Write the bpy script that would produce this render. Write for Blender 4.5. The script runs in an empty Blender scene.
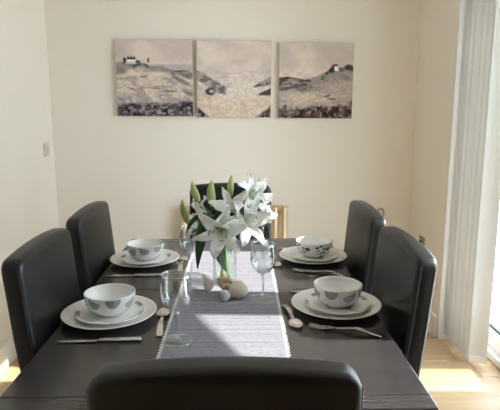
import bpy, bmesh, math, random
import numpy as np
from mathutils import Vector, Matrix, Euler

random.seed(7)
SC = bpy.context.scene
COL = SC.collection
PI = math.pi

# ------------------------------------------------------------ camera, sky, sun, exposure
F_PX = 530.0
PITCH = math.atan(97 / 530); YAW = math.atan(8 / 530)
cam_d = bpy.data.cameras.new('camera'); cam = bpy.data.objects.new('camera', cam_d); COL.objects.link(cam)
cam_d.sensor_width = 36.0; cam_d.lens = 36.0 * F_PX / 500.0; cam_d.clip_start = 0.02
cam.location = (0, 0, 1.36)
fw = Vector((math.sin(YAW) * math.cos(PITCH), math.cos(YAW) * math.cos(PITCH), -math.sin(PITCH)))
cam.rotation_euler = fw.to_track_quat('-Z', 'Y').to_euler()
SC.camera = cam

world = bpy.data.worlds.new('sky'); SC.world = world; world.use_nodes = True
bg = world.node_tree.nodes['Background']
bg.inputs['Color'].default_value = (0.76, 0.88, 1.0, 1); bg.inputs['Strength'].default_value = 8.6

sun_d = bpy.data.lights.new('sun', 'SUN'); sun = bpy.data.objects.new('sun', sun_d); COL.objects.link(sun)
sun.location = (6, 1, 5)
sun.rotation_euler = Vector((-1, 0.04, -0.7265)).to_track_quat('-Z', 'Y').to_euler()
sun_d.energy = 12.5; sun_d.angle = math.radians(0.6); sun_d.color = (1.0, 0.955, 0.89)

SC.view_settings.view_transform = 'Standard'; SC.view_settings.look = 'None'
SC.view_settings.gamma = 1.0; SC.view_settings.use_curve_mapping = False
SC.view_settings.exposure = 0.36
SC.cycles.max_bounces = 14; SC.cycles.diffuse_bounces = 8; SC.cycles.transparent_max_bounces = 32

# ------------------------------------------------------------ helpers
def srgb(r, g, b):
    def f(c):
        c /= 255.0
        return c / 12.92 if c <= 0.04045 else ((c + 0.055) / 1.055) ** 2.4
    return (f(r), f(g), f(b), 1.0)

def obj(name, me, mat=None, parent=None, smooth=False, loc=None, rot=None):
    if isinstance(me, bmesh.types.BMesh):
        bm = me; me = bpy.data.meshes.new(name); bm.to_mesh(me); bm.free()
    o = bpy.data.objects.new(name, me); COL.objects.link(o)
    if mat is not None and len(me.materials) == 0: me.materials.append(mat)
    if smooth: me.polygons.foreach_set('use_smooth', [True] * len(me.polygons))
    if parent is not None: o.parent = parent
    if loc is not None: o.location = loc
    if rot is not None: o.rotation_euler = rot
    return o

def tag(o, label=None, cat=None, group=None, kind=None):
    if label: o['label'] = label
    if cat: o['category'] = cat
    if group: o['group'] = group
    if kind: o['kind'] = kind
    return o

def thing(name, label, cat, loc=(0, 0, 0), rz=0.0, group=None):
    o = bpy.data.objects.new(name, None); COL.objects.link(o)
    o.location = loc; o.rotation_euler = (0, 0, rz); o.empty_display_size = 0.1
    return tag(o, label, cat, group)

def copy_tree(o, parent=None):
    c = o.copy(); COL.objects.link(c)
    if parent is not None: c.parent = parent
    for ch in list(o.children): copy_tree(ch, c)
    return c

def place(root, loc, rz, label):
    root.location = loc; root.rotation_euler = (0, 0, rz); root['label'] = label
    return root

def bbox(bm, x0, x1, y0, y1, z0, z1, bevel=0.0, seg=2):
    vs = [bm.verts.new(p) for p in ((x0, y0, z0), (x1, y0, z0), (x1, y1, z0), (x0, y1, z0), (x0, y0, z1), (x1, y0, z1), (x1, y1, z1), (x0, y1, z1))]
    fs = [bm.faces.new([vs[i] for i in q]) for q in ((0, 3, 2, 1), (4, 5, 6, 7), (0, 1, 5, 4), (1, 2, 6, 5), (2, 3, 7, 6), (3, 0, 4, 7))]
    if bevel > 0:
        es = set(e for f in fs for e in f.edges)
        bmesh.ops.bevel(bm, geom=list(es), offset=bevel, segments=seg, profile=0.5, affect='EDGES')
    return bm

def box(*a, **k):
    return bbox(bmesh.new(), *a, **k)

def lathe(profile, seg=48):
    """revolve (r, z) points around z"""
    bm = bmesh.new(); rings = []
    for r, z in profile:
        if r < 1e-6: rings.append([bm.verts.new((0, 0, z))])
        else: rings.append([bm.verts.new((r * math.cos(2 * PI * i / seg), r * math.sin(2 * PI * i / seg), z)) for i in range(seg)])
    for a, b in zip(rings[:-1], rings[1:]):
        for i in range(seg):
            j = (i + 1) % seg
            if len(a) == 1 and len(b) == 1: continue
            if len(a) == 1: bm.faces.new((a[0], b[j], b[i]))
            elif len(b) == 1: bm.faces.new((a[i], a[j], b[0]))
            else: bm.faces.new((a[i], a[j], b[j], b[i]))
    bmesh.ops.recalc_face_normals(bm, faces=bm.faces)
    return bm

def tube(bm, pts, rad, seg=8, closed=False, cap=True):
    pts = [Vector(p) for p in pts]; n = len(pts)
    rads = rad if isinstance(rad, (list, tuple)) else [rad] * n
    rings = []; ref = None
    for i, p in enumerate(pts):
        if closed: t = pts[(i + 1) % n] - pts[(i - 1) % n]
        else: t = pts[min(i + 1, n - 1)] - pts[max(i - 1, 0)]
        t.normalize()
        if ref is None:
            ref = Vector((0, 0, 1)) if abs(t.z) < 0.9 else Vector((1, 0, 0))
        u = ref - t * ref.dot(t)
        if u.length < 1e-6: u = t.orthogonal()
        u.normalize(); ref = u; v = t.cross(u)
        rings.append([bm.verts.new(p + (u * math.cos(2 * PI * k / seg) + v * math.sin(2 * PI * k / seg)) * rads[i]) for k in range(seg)])
    m = n if closed else n - 1
    for i in range(m):
        a, b = rings[i], rings[(i + 1) % n]
        for k in range(seg):
            l = (k + 1) % seg
            bm.faces.new((a[k], a[l], b[l], b[k]))
    if cap and not closed:
        bm.faces.new(list(reversed(rings[0]))); bm.faces.new(rings[-1])
    return bm

def bez(p0, p1, p2, n=12, p3=None):
    out = []
    for i in range(n + 1):
        t = i / n
        if p3 is None:
            out.append(Vector(p0) * (1 - t) ** 2 + Vector(p1) * 2 * t * (1 - t) + Vector(p2) * t * t)
        else:
            out.append(Vector(p0) * (1 - t) ** 3 + Vector(p1) * 3 * t * (1 - t) ** 2 + Vector(p2) * 3 * t * t * (1 - t) + Vector(p3) * t ** 3)
    return out

# ------------------------------------------------------------ materials
def new_mat(name):
    m = bpy.data.materials.new(name); m.use_nodes = True
    nt = m.node_tree; return m, nt, nt.nodes['Principled BSDF']

def N(nt, t, **kw):
    n = nt.nodes.new(t)
    for k, v in kw.items(): setattr(n, k, v)
    return n

def plain(name, col, rough=0.5, metal=0.0, spec=0.5, var=0.06, scale=30.0, bump=0.0, bump_scale=200.0, coat=0.0, sss=0.0):
    m, nt, p = new_mat(name)
    tc = N(nt, 'ShaderNodeTexCoord'); nz = N(nt, 'ShaderNodeTexNoise'); nz.inputs['Scale'].default_value = scale; nz.inputs['Detail'].default_value = 4
    nt.links.new(tc.outputs['Object'], nz.inputs['Vector'])
    mx = N(nt, 'ShaderNodeMix', data_type='RGBA')
    c = Vector(col[:3])
    mx.inputs['A'].default_value = (*(c * (1 - var)), 1); mx.inputs['B'].default_value = (*(c * (1 + var)), 1)
    nt.links.new(nz.outputs['Fac'], mx.inputs['Factor']); nt.links.new(mx.outputs['Result'], p.inputs['Base Color'])
    p.inputs['Roughness'].default_value = rough; p.inputs['Metallic'].default_value = metal; p.inputs['Specular IOR Level'].default_value = spec
    p.inputs['Coat Weight'].default_value = coat
    if sss: p.inputs['Subsurface Weight'].default_value = sss; p.inputs['Subsurface Radius'].default_value = (0.01, 0.01, 0.01)
    if bump:
        n2 = N(nt, 'ShaderNodeTexNoise'); n2.inputs['Scale'].default_value = bump_scale; n2.inputs['Detail'].default_value = 3
        nt.links.new(tc.outputs['Object'], n2.inputs['Vector'])
        b = N(nt, 'ShaderNodeBump'); b.inputs['Strength'].default_value = bump; b.inputs['Distance'].default_value = 0.002
        nt.links.new(n2.outputs['Fac'], b.inputs['Height']); nt.links.new(b.outputs['Normal'], p.inputs['Normal'])
    return m

def wood(name, c1, c2, rough, axis_scale, scale=1.0, bump=0.1, per_object=0.0, spec=0.5):
    m, nt, p = new_mat(name)
    tc = N(nt, 'ShaderNodeTexCoord'); mp = N(nt, 'ShaderNodeMapping'); mp.inputs['Scale'].default_value = axis_scale
    nt.links.new(tc.outputs['Object'], mp.inputs['Vector'])
    oi = N(nt, 'ShaderNodeObjectInfo')
    off = N(nt, 'ShaderNodeVectorMath', operation='ADD')
    sc_ = N(nt, 'ShaderNodeMath', operation='MULTIPLY'); sc_.inputs[1].default_value = 37.0
    nt.links.new(oi.outputs['Random'], sc_.inputs[0]); nt.links.new(mp.outputs['Vector'], off.inputs[0]); nt.links.new(sc_.outputs[0], off.inputs[1])
    n1 = N(nt, 'ShaderNodeTexNoise'); n1.inputs['Scale'].default_value = scale; n1.inputs['Detail'].default_value = 8; n1.inputs['Roughness'].default_value = 0.65; n1.inputs['Distortion'].default_value = 0.6
    nt.links.new(off.outputs['Vector'], n1.inputs['Vector'])
    cr = N(nt, 'ShaderNodeValToRGB'); cr.color_ramp.elements[0].color = c1; cr.color_ramp.elements[0].position = 0.3; cr.color_ramp.elements[1].color = c2; cr.color_ramp.elements[1].position = 0.7
    nt.links.new(n1.outputs['Fac'], cr.inputs['Fac'])
    hsv = N(nt, 'ShaderNodeHueSaturation')
    mr = N(nt, 'ShaderNodeMapRange'); mr.inputs['To Min'].default_value = 1 - per_object; mr.inputs['To Max'].default_value = 1 + per_object
    nt.links.new(oi.outputs['Random'], mr.inputs['Value']); nt.links.new(mr.outputs['Result'], hsv.inputs['Value'])
    nt.links.new(cr.outputs['Color'], hsv.inputs['Color']); nt.links.new(hsv.outputs['Color'], p.inputs['Base Color'])
    b = N(nt, 'ShaderNodeBump'); b.inputs['Strength'].default_value = bump; b.inputs['Distance'].default_value = 0.001
    nt.links.new(n1.outputs['Fac'], b.inputs['Height']); nt.links.new(b.outputs['Normal'], p.inputs['Normal'])
    p.inputs['Roughness'].default_value = rough; p.inputs['Specular IOR Level'].default_value = spec
    return m

def clear_glass(name, tint=(0.97, 0.985, 0.98, 1), edge=0.75, blend=0.25, rough=0.02, base=0.065):
    """thin-walled glass: clear seen straight on, mirror-like towards its edges"""
    m = bpy.data.materials.new(name); m.use_nodes = True; nt = m.node_tree
    nt.nodes.remove(nt.nodes['Principled BSDF'])
    tr = N(nt, 'ShaderNodeBsdfTransparent')
    gl = N(nt, 'ShaderNodeBsdfGlossy'); gl.inputs['Roughness'].default_value = rough; gl.inputs['Color'].default_value = (1, 1, 1, 1)
    lw = N(nt, 'ShaderNodeLayerWeight'); lw.inputs['Blend'].default_value = 0.5
    pw = N(nt, 'ShaderNodeMath', operation='POWER'); pw.inputs[1].default_value = 1.0 / blend
    nt.links.new(lw.outputs['Facing'], pw.inputs[0])
    mul = N(nt, 'ShaderNodeMath', operation='MULTIPLY_ADD'); mul.inputs[1].default_value = edge; mul.inputs[2].default_value = base
    nt.links.new(pw.outputs[0], mul.inputs[0])
    tm = N(nt, 'ShaderNodeMix', data_type='RGBA'); tm.inputs['A'].default_value = tint
    tm.inputs['B'].default_value = tuple(c * 0.86 for c in tint[:3]) + (1,)
    nt.links.new(pw.outputs[0], tm.inputs['Factor']); nt.links.new(tm.outputs['Result'], tr.inputs['Color'])
    mx = N(nt, 'ShaderNodeMixShader')
    nt.links.new(mul.outputs[0], mx.inputs['Fac']); nt.links.new(tr.outputs[0], mx.inputs[1]); nt.links.new(gl.outputs[0], mx.inputs[2])
    nt.links.new(mx.outputs[0], nt.nodes['Material Output'].inputs['Surface'])
    return m

def attr_mat(name, rough, spec=0.5, coat=0.0, noise=0.0, noise_scale=200.0):
    """printed colours stored per point on the mesh"""
    m, nt, p = new_mat(name)
    a = N(nt, 'ShaderNodeAttribute', attribute_name='print_colour')
    tc = N(nt, 'ShaderNodeTexCoord'); nz = N(nt, 'ShaderNodeTexNoise'); nz.inputs['Scale'].default_value = noise_scale
    nt.links.new(tc.outputs['Object'], nz.inputs['Vector'])
    mr = N(nt, 'ShaderNodeMapRange'); mr.inputs['To Min'].default_value = 1 - noise; mr.inputs['To Max'].default_value = 1 + noise
    nt.links.new(nz.outputs['Fac'], mr.inputs['Value'])
    h = N(nt, 'ShaderNodeHueSaturation'); nt.links.new(a.outputs['Color'], h.inputs['Color']); nt.links.new(mr.outputs['Result'], h.inputs['Value'])
    nt.links.new(h.outputs['Color'], p.inputs['Base Color'])
    p.inputs['Roughness'].default_value = rough; p.inputs['Specular IOR Level'].default_value = spec; p.inputs['Coat Weight'].default_value = coat
    return m

M = {}
M['wall'] = plain('cream wall paint', (0.87, 0.82, 0.74), rough=0.85, spec=0.25, var=0.012, scale=3, bump=0.03, bump_scale=120)
M['rear_wall'] = plain('darkened rear wall', (0.10, 0.105, 0.11), rough=0.8, spec=0.25, var=0.03, scale=3)  # unseen wall, colour darkened so the chair sides reflect less light
M['ceiling'] = plain('ceiling paint', (0.84, 0.83, 0.79), rough=0.9, spec=0.2, var=0.01)
M['trim'] = plain('white trim gloss', (0.82, 0.81, 0.78), rough=0.35, var=0.01)
M['floor'] = wood('oak floor', (0.45, 0.295, 0.155, 1), (0.58, 0.42, 0.25, 1), 0.38, (1.3, 16, 16), 1.6, 0.05, 0.10)
M['underlay'] = plain('floor underlay', (0.22, 0.14, 0.08), rough=0.9)
M['table'] = wood('dark stained wood', (0.026, 0.0235, 0.025, 1), (0.050, 0.045, 0.047, 1), 0.25, (2.2, 45, 45), 1.5, 0.10, 0.08, spec=0.6)
M['chair_leg'] = wood('black brown leg wood', (0.018, 0.012, 0.010, 1), (0.035, 0.025, 0.02, 1), 0.35, (30, 30, 2), 1.5, 0.05)
M['leather'] = plain('black leather', (0.008, 0.009, 0.011), rough=0.38, spec=0.50, var=0.15, scale=60, bump=0.10, bump_scale=320)
M['thread'] = plain('grey stitching thread', (0.05, 0.055, 0.06), rough=0.6)
M['china'] = plain('white china', (0.84, 0.84, 0.83), rough=0.12, spec=0.5, var=0.01)
M['china_print'] = attr_mat('printed white china', 0.12)
M['steel'] = plain('polished steel', (0.72, 0.70, 0.67), rough=0.16, metal=1.0, var=0.03)
M['glass'] = clear_glass('wine glass', (0.96, 0.975, 0.975, 1), 0.9, 0.5, 0.02, 0.10)
M['glass_solid'] = clear_glass('solid wine glass foot', (0.95, 0.97, 0.97, 1), 0.8, 0.6, 0.03, 0.30)
M['glass_foot'] = clear_glass('wine glass foot', (0.96, 0.975, 0.975, 1), 0.6, 0.2, 0.03, 0.05)
M['vase'] = clear_glass('vase glass', (0.97, 0.988, 0.978, 1), 0.6, 0.3)
M['water'] = clear_glass('vase water', (0.965, 0.99, 0.97, 1), 0.3, 0.2, 0.02, 0.02)
M['pane'] = clear_glass('window glass', (0.97, 0.985, 0.98, 1), 0.8, 0.18)
M['frame'] = plain('white door frame', (0.80, 0.80, 0.79), rough=0.35, var=0.01)
M['gasket'] = plain('dark rubber gasket', (0.05, 0.06, 0.06), rough=0.6)
M['canvas_edge'] = plain('canvas edge', (0.60, 0.54, 0.48), rough=0.85, bump=0.1, bump_scale=600)
M['print'] = attr_mat('printed canvas', 0.75, 0.2, noise=0.05, noise_scale=300)
M['radiator'] = plain('champagne metal', (0.80, 0.62, 0.40), rough=0.28, metal=0.5, var=0.03)
M['plastic'] = plain('white plastic', (0.62, 0.57, 0.50), rough=0.35, var=0.01)
M['brass_grey'] = plain('brushed bronze', (0.36, 0.30, 0.22), rough=0.35, metal=0.8)
M['stem'] = plain('green stem', (0.22, 0.40, 0.10), rough=0.5, var=0.2)
M['leaf'] = plain('dark green leaf', (0.035, 0.105, 0.025), rough=0.38, var=0.35, scale=25)
M['bud'] = plain('pale green bud', (0.42, 0.50, 0.18), rough=0.5, var=0.18, scale=30)
M['petal'] = plain('white lily petal', (0.93, 0.93, 0.91), rough=0.5, var=0.02)
def let_through(m, col, fac):
    nt = m.node_tree; p = nt.nodes['Principled BSDF']; tl = N(nt, 'ShaderNodeBsdfTranslucent'); tl.inputs['Color'].default_value = col
    mx = N(nt, 'ShaderNodeMixShader'); mx.inputs['Fac'].default_value = fac
    nt.links.new(p.outputs[0], mx.inputs[1]); nt.links.new(tl.outputs[0], mx.inputs[2]); nt.links.new(mx.outputs[0], nt.nodes['Material Output'].inputs['Surface'])
let_through(M['petal'], (0.92, 0.93, 0.90, 1), 0.35); let_through(M['leaf'], (0.10, 0.25, 0.03, 1), 0.25)
M['anther'] = plain('brown anther', (0.24, 0.09, 0.02), rough=0.8)
M['filament'] = plain('pale green filament', (0.66, 0.74, 0.46), rough=0.5)
M['stone_cream'] = plain('cream pebble', (0.70, 0.635, 0.54), rough=0.7, var=0.10, scale=60, bump=0.2, bump_scale=90)
M['stone_blue'] = plain('pale blue pebble', (0.50, 0.56, 0.60), rough=0.55, var=0.25, scale=70, bump=0.1)
M['stone_white'] = plain('white quartz', (0.74, 0.73, 0.70), rough=0.5, var=0.1, scale=60, bump=0.3, bump_scale=60)
M['stone_tan'] = plain('tan coral', (0.66, 0.51, 0.35), rough=0.85, var=0.35, scale=70, bump=0.5, bump_scale=120)
M['fringe'] = plain('white cotton fringe', (0.80, 0.79, 0.80), rough=0.9)
M['paving'] = plain('light paving', (0.55, 0.53, 0.50), rough=0.9, var=0.1, scale=4)
M['rail'] = plain('white rail', (0.8, 0.8, 0.79), rough=0.4, var=0.01)

def blind_material():
    m = bpy.data.materials.new('blind fabric'); m.use_nodes = True; nt = m.node_tree
    p = nt.nodes['Principled BSDF']; p.inputs['Base Color'].default_value = (0.66, 0.64, 0.60, 1); p.inputs['Roughness'].default_value = 0.85; p.inputs['Specular IOR Level'].default_value = 0.15
    tl = N(nt, 'ShaderNodeBsdfTranslucent'); tl.inputs['Color'].default_value = (0.80, 0.78, 0.74, 1)
    mx = N(nt, 'ShaderNodeMixShader'); mx.inputs['Fac'].default_value = 0.14
    tc = N(nt, 'ShaderNodeTexCoord'); w = N(nt, 'ShaderNodeTexNoise'); w.inputs['Scale'].default_value = 400
    nt.links.new(tc.outputs['Object'], w.inputs['Vector'])
    b = N(nt, 'ShaderNodeBump'); b.inputs['Strength'].default_value = 0.1; b.inputs['Distance'].default_value = 0.001
    nt.links.new(w.outputs['Fac'], b.inputs['Height']); nt.links.new(b.outputs['Normal'], p.inputs['Normal'])
    nt.links.new(p.outputs[0], mx.inputs[1]); nt.links.new(tl.outputs[0], mx.inputs[2])
    nt.links.new(mx.outputs[0], nt.nodes['Material Output'].inputs['Surface'])
    return m
M['blind'] = blind_material()

def runner_material():
    m, nt, p = new_mat('woven runner cotton')
    tc = N(nt, 'ShaderNodeTexCoord')
    sep = N(nt, 'ShaderNodeSeparateXYZ'); nt.links.new(tc.outputs['Object'], sep.inputs[0])
    # ribs across the runner, irregular thickness
    nz = N(nt, 'ShaderNodeTexNoise'); nz.noise_dimensions = '1D'; nz.inputs['Scale'].default_value = 110; nz.inputs['Detail'].default_value = 2
    nt.links.new(sep.outputs['Y'], nz.inputs['W'])
    mp = N(nt, 'ShaderNodeMapping'); mp.inputs['Scale'].default_value = (60, 320, 1); nt.links.new(tc.outputs['Object'], mp.inputs['Vector'])
    n2 = N(nt, 'ShaderNodeTexNoise'); n2.inputs['Scale'].default_value = 1.0; n2.inputs['Detail'].default_value = 2; nt.links.new(mp.outputs['Vector'], n2.inputs['Vector'])
    ad = N(nt, 'ShaderNodeMath', operation='ADD'); nt.links.new(nz.outputs['Fac'], ad.inputs[0]); nt.links.new(n2.outputs['Fac'], ad.inputs[1])
    cr = N(nt, 'ShaderNodeValToRGB'); e = cr.color_ramp.elements
    e[0].position = 0.38; e[0].color = (0.17, 0.168, 0.205, 1); e[1].position = 0.56; e[1].color = (0.285, 0.275, 0.312, 1)
    hf = N(nt, 'ShaderNodeMath', operation='MULTIPLY'); hf.inputs[1].default_value = 0.5; nt.links.new(ad.outputs[0], hf.inputs[0])
    nt.links.new(hf.outputs[0], cr.inputs['Fac']); nt.links.new(cr.outputs['Color'], p.inputs['Base Color'])
    b = N(nt, 'ShaderNodeBump'); b.inputs['Strength'].default_value = 0.6; b.inputs['Distance'].default_value = 0.002
    nt.links.new(ad.outputs[0], b.inputs['Height']); nt.links.new(b.outputs['Normal'], p.inputs['Normal'])
    p.inputs['Roughness'].default_value = 0.95; p.inputs['Specular IOR Level'].default_value = 0.1
    return m
M['runner'] = runner_material()

# ------------------------------------------------------------ the room
XL, XR, YB, YF, ZC = -1.268, 1.165, 3.60, -4.2, 2.36
DOOR0, DOOR1, DOORH = 0.82, 2.97, 2.12          # opening of the glazed doors in the right wall
WT = 0.30

def struct(name, bm, mat, label=None):
    o = obj(name, bm, mat); o['kind'] = 'structure'
    if label: o['label'] = label
    return o

struct('wall_back', box(XL - WT, XR + WT, YB, YB + 0.2, -0.1, ZC), M['wall'], 'cream painted back wall behind the three canvases')
struct('wall_left', box(XL - WT, XL, YF, YB, -0.1, ZC), M['wall'], 'pale painted left wall with the light switch')
bm = bmesh.new()
bbox(bm, XR, XR + WT, DOOR1, YB, -0.1, ZC); bbox(bm, XR, XR + WT, DOOR0, DOOR1, DOORH, ZC); bbox(bm, XR, XR + WT, YF, DOOR0, -0.1, ZC)
struct('wall_right', bm, M['wall'], 'cream right wall around the glazed doors')
struct('wall_front', box(XL - WT, XR + WT, YF - 0.2, YF, -0.1, ZC), M['rear_wall'], 'unseen wall behind the viewer, coloured charcoal to dim reflections')
struct('ceiling', box(XL - WT, XR + WT, YF - 0.2, YB + 0.2, ZC, ZC + 0.1), M['ceiling'], 'white ceiling above the dining table')
# reveal lining and skirting
struct('trim_1', box(XR + 0.002, XR + WT - 0.02, DOOR1 - 0.014, DOOR1, 0.0, DOORH), M['trim'], 'white reveal lining beside the blind')
def skirting(name, x0, x1, y0, y1, inward):
    bm = bmesh.new(); bbox(bm, x0, x1, y0, y1, 0.0, 0.135, 0.004)
    return struct(name, bm, M['trim'], 'white skirting board')
skirting('baseboard_left', XL, XL + 0.018, YF, YB, 0)
skirting('baseboard_back', XL + 0.018, XR - 0.018, YB - 0.018, YB, 0)
skirting('baseboard_right', XR - 0.018, XR, DOOR1 + 0.002, YB, 0)
# floor of oak boards running across the room
fl = struct('floor', box(XL - WT, XR + WT + 0.0, YF - 0.2, YB, -0.10, -0.016), M['underlay'], 'light oak board floor')
pitch = 0.18
y = YB - 0.018; row = 0
meshes = {}
while y > YF - 0.1:
    x = XL - (0.35 * ((row * 7) % 5) / 2.0); k = 0
    while x < XR + WT:
        L = 1.25
        x0, x1 = max(x, XL), min(x + L, XR + 0.24)
        if x1 - x0 > 0.02:
            key = round(x1 - x0, 3)
            if key not in meshes:
                b_ = box(-key / 2 + 0.0006, key / 2 - 0.0006, -pitch / 2 + 0.0006, pitch / 2 - 0.0006, -0.016, 0.0, 0.0015, 1)
                me = bpy.data.meshes.new('plank'); b_.to_mesh(me); b_.free(); me.materials.append(M['floor']); meshes[key] = me
            obj('plank', meshes[key], None, fl, loc=((x0 + x1) / 2, y - pitch / 2, 0))
        x += L
    y -= pitch; row += 1

# patio outside
struct('ground', box(XR + WT, 14, -9, 14, -0.22, -0.12), M['paving'], 'pale paving outside the doors')
# unseen sloping board, added to cast the diagonal shadow edge on the runner
bm = bmesh.new()
pr = [(1.43, 2.138), (0.2, 1.70), (0.2, 2.35), (1.43, 2.5)]
a = [bm.verts.new((1.74, p[0], p[1])) for p in pr]; b = [bm.verts.new((1.77, p[0], p[1])) for p in pr]
bm.faces.new(a); bm.faces.new(list(reversed(b)))
for i in range(4): bm.faces.new((a[i], b[i], b[(i + 1) % 4], a[(i + 1) % 4]))
bmesh.ops.recalc_face_normals(bm, faces=bm.faces)
struct('shadow_board', bm, M['trim'], 'unseen sloping white board added outside the doors to shade the runner')

# glazed doors: three leaves in a frame
GX0, GX1 = XR + 0.225, XR + 0.285
stiles = [2.25, 1.54]
edges = [DOOR1 - 0.015] + stiles + [DOOR0 + 0.01]
SW = 0.10
for i in range(3):
    d1, d0 = edges[i], edges[i + 1]
    door = bpy.data.objects.new('door_%d' % (i + 1), None); COL.objects.link(door); door.location = (GX0, (d0 + d1) / 2, 0)
    door['kind'] = 'structure'; door['label'] = 'white framed full height glass door leaf'
    hw = (d1 - d0) / 2 - 0.002
    obj('stile', box(0, GX1 - GX0, -hw, -hw + SW, 0.045, DOORH - 0.045, 0.004), M['frame'], door)
    obj('stile', box(0, GX1 - GX0, hw - SW, hw, 0.045, DOORH - 0.045, 0.004), M['frame'], door)
    obj('rail', box(0, GX1 - GX0, -hw + SW, hw - SW, 0.045, 0.135, 0.004), M['frame'], door)
    obj('rail', box(0, GX1 - GX0, -hw + SW, hw - SW, DOORH - 0.125, DOORH - 0.045, 0.004), M['frame'], door)
    obj('gasket', box(0.02, 0.04, -hw + SW, hw - SW, 0.135, 0.147), M['gasket'], door)
    obj('pane', box(0.026, 0.034, -hw + SW, hw - SW, 0.147, DOORH - 0.125), M['pane'], door)
struct('trim_3', box(XR + 0.19, XR + WT, DOOR0, DOOR1 - 0.014, 0.001, 0.040, 0.004), M['frame'], 'white door threshold')
struct('trim_4', box(XR + 0.19, XR + WT, DOOR0, DOOR1 - 0.014, DOORH - 0.04, DOORH, 0.003), M['frame'], 'white door frame head')

# ------------------------------------------------------------ vertical blind drawn back to the corner
blind = thing('vertical_blind', 'white fabric vertical blind drawn into a stack beside the glass doors', 'blind', (XR + 0.08, 2.76, 0.0))
obj('head_rail', box(-0.025, 0.025, -1.92, 0.18, 2.075, 2.115, 0.004), M['rail'], blind)
nsl = 12
for i in range(nsl):
    yy = 0.165 - i * (0.325 / (nsl - 1))
    ang = math.radians(-26 + random.uniform(-4, 4)) if i < nsl - 1 else math.radians(-24)
    bm = bmesh.new()
    cols, rows = 7, 2
    bow = 0.006
    for s, off in ((0, 0.0), (1, 0.0008)):
        pass
    hwid = 0.0445
    grid = [[[bm.verts.new((-hwid + 2 * hwid * c / (cols - 1), off + bow * (1 - ((c - (cols - 1) / 2) / ((cols - 1) / 2)) ** 2), z)) for c in range(cols)] for z in (0.035, 2.07)] for off in (0, 0.0008)]
    for s in range(2):
        for c in range(cols - 1):
            q = (grid[s][0][c], grid[s][0][c + 1], grid[s][1][c + 1], grid[s][1][c]); bm.faces.new(q if s == 0 else tuple(reversed(q)))
    bmesh.ops.recalc_face_normals(bm, faces=bm.faces)
    sl = obj('slat', bm, M['blind'], blind, smooth=True, loc=(0, yy, 0), rot=(0, 0, ang))
    wbm = box(-0.042, 0.042, 0.001, 0.0055, 0.030, 0.062, 0.001, 1)
    obj('weight', wbm, M['rail'], sl)
    hg = bmesh.new(); tube(hg, [(0, 0.003, 2.068), (0, 0.003, 2.08)], 0.004, 6)
    obj('hook', hg, M['rail'], sl)
for sx in (-0.036, 0.036):
    cb = bmesh.new()
    for i in range(nsl - 1):
        y0 = 0.165 - i * (0.325 / (nsl - 1)); y1 = y0 - 0.325 / (nsl - 1)
        tube(cb, bez((sx, y0, 0.04), (sx, (y0 + y1) / 2, 0.012), (sx, y1, 0.04), 6), 0.0016, 5)
    obj('bead_chain', cb, M['rail'], blind)

# ------------------------------------------------------------ canvases
def vnoise(u, v, f, seed):
    rs = np.random.RandomState(seed); g = rs.rand(64, 64)
    x, y_ = u * f, v * f
    xi, yi = np.floor(x).astype(int), np.floor(y_).astype(int); fx, fy = x - xi, y_ - yi
    fx = fx * fx * (3 - 2 * fx); fy = fy * fy * (3 - 2 * fy)
    G = lambda a, b_: g[a % 64, b_ % 64]
    return (G(xi, yi) * (1 - fx) + G(xi + 1, yi) * fx) * (1 - fy) + (G(xi, yi + 1) * (1 - fx) + G(xi + 1, yi + 1) * fx) * fy
def fbm(u, v, f, seed, o=4):
    t = 0; a = 0.5; s = 0
    for i in range(o): t = t + a * vnoise(u, v, f * 2 ** i, seed + i); s += a; a *= 0.55
    return t / s
def smooth(a, b_, x):
    t = np.clip((x - a) / (b_ - a), 0, 1); return t * t * (3 - 2 * t)
def C(r, g, b_): return np.array(srgb(r, g, b_)[:3])
def lay(img, mask, col):
    col = np.asarray(col)
    return img * (1 - mask[..., None]) + col * mask[..., None]
def blob(u, v, cu, cv, ru, rv, soft=0.35, rot=0.0):
    du, dv = u - cu, v - cv
    p_, q_ = du * math.cos(rot) + dv * math.sin(rot), -du * math.sin(rot) + dv * math.cos(rot)
    return 1 - smooth(1 - soft, 1 + soft, np.sqrt((p_ / ru) ** 2 + (q_ / rv) ** 2))

def rect(u, v, u0, u1, v0, v1, s_=0.008):
    return smooth(u0 - s_, u0 + s_, u) * smooth(u1 + s_, u1 - s_, u) * smooth(v0 - s_, v0 + s_, v) * smooth(v1 + s_, v1 - s_, v)
def base_sky(u, v, seed):
    n = fbm(u, v * 1.6, 3, seed)
    img = np.ones(u.shape + (3,)) * C(196, 184, 178)
    img = lay(img, smooth(0.45, 0.75, n) * 0.7, C(210, 200, 194))
    img = lay(img, smooth(0.55, 0.3, n) * 0.5, C(182, 170, 170))
    return img
def flowers(img, u, v, m, seed, warm=0.0):
    n = fbm(u, v, 13, seed, 3); n2 = fbm(u, v, 26, seed + 9, 3); n3 = fbm(u, v, 20, seed + 17, 3)
    img = lay(img, m * 0.9, C(112 + 18 * warm, 102, 112 - 18 * warm))
    img = lay(img, m * smooth(0.44, 0.56, n) * 0.95, C(40 + 26 * warm, 34 + 6 * warm, 46))
    img = lay(img, m * smooth(0.56, 0.64, n2) * 0.7, C(168, 160, 170))
    img = lay(img, m * smooth(0.57, 0.65, n3) * 0.6, C(96 + 44 * warm, 78, 100 - 44 * warm))
    return img

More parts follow.
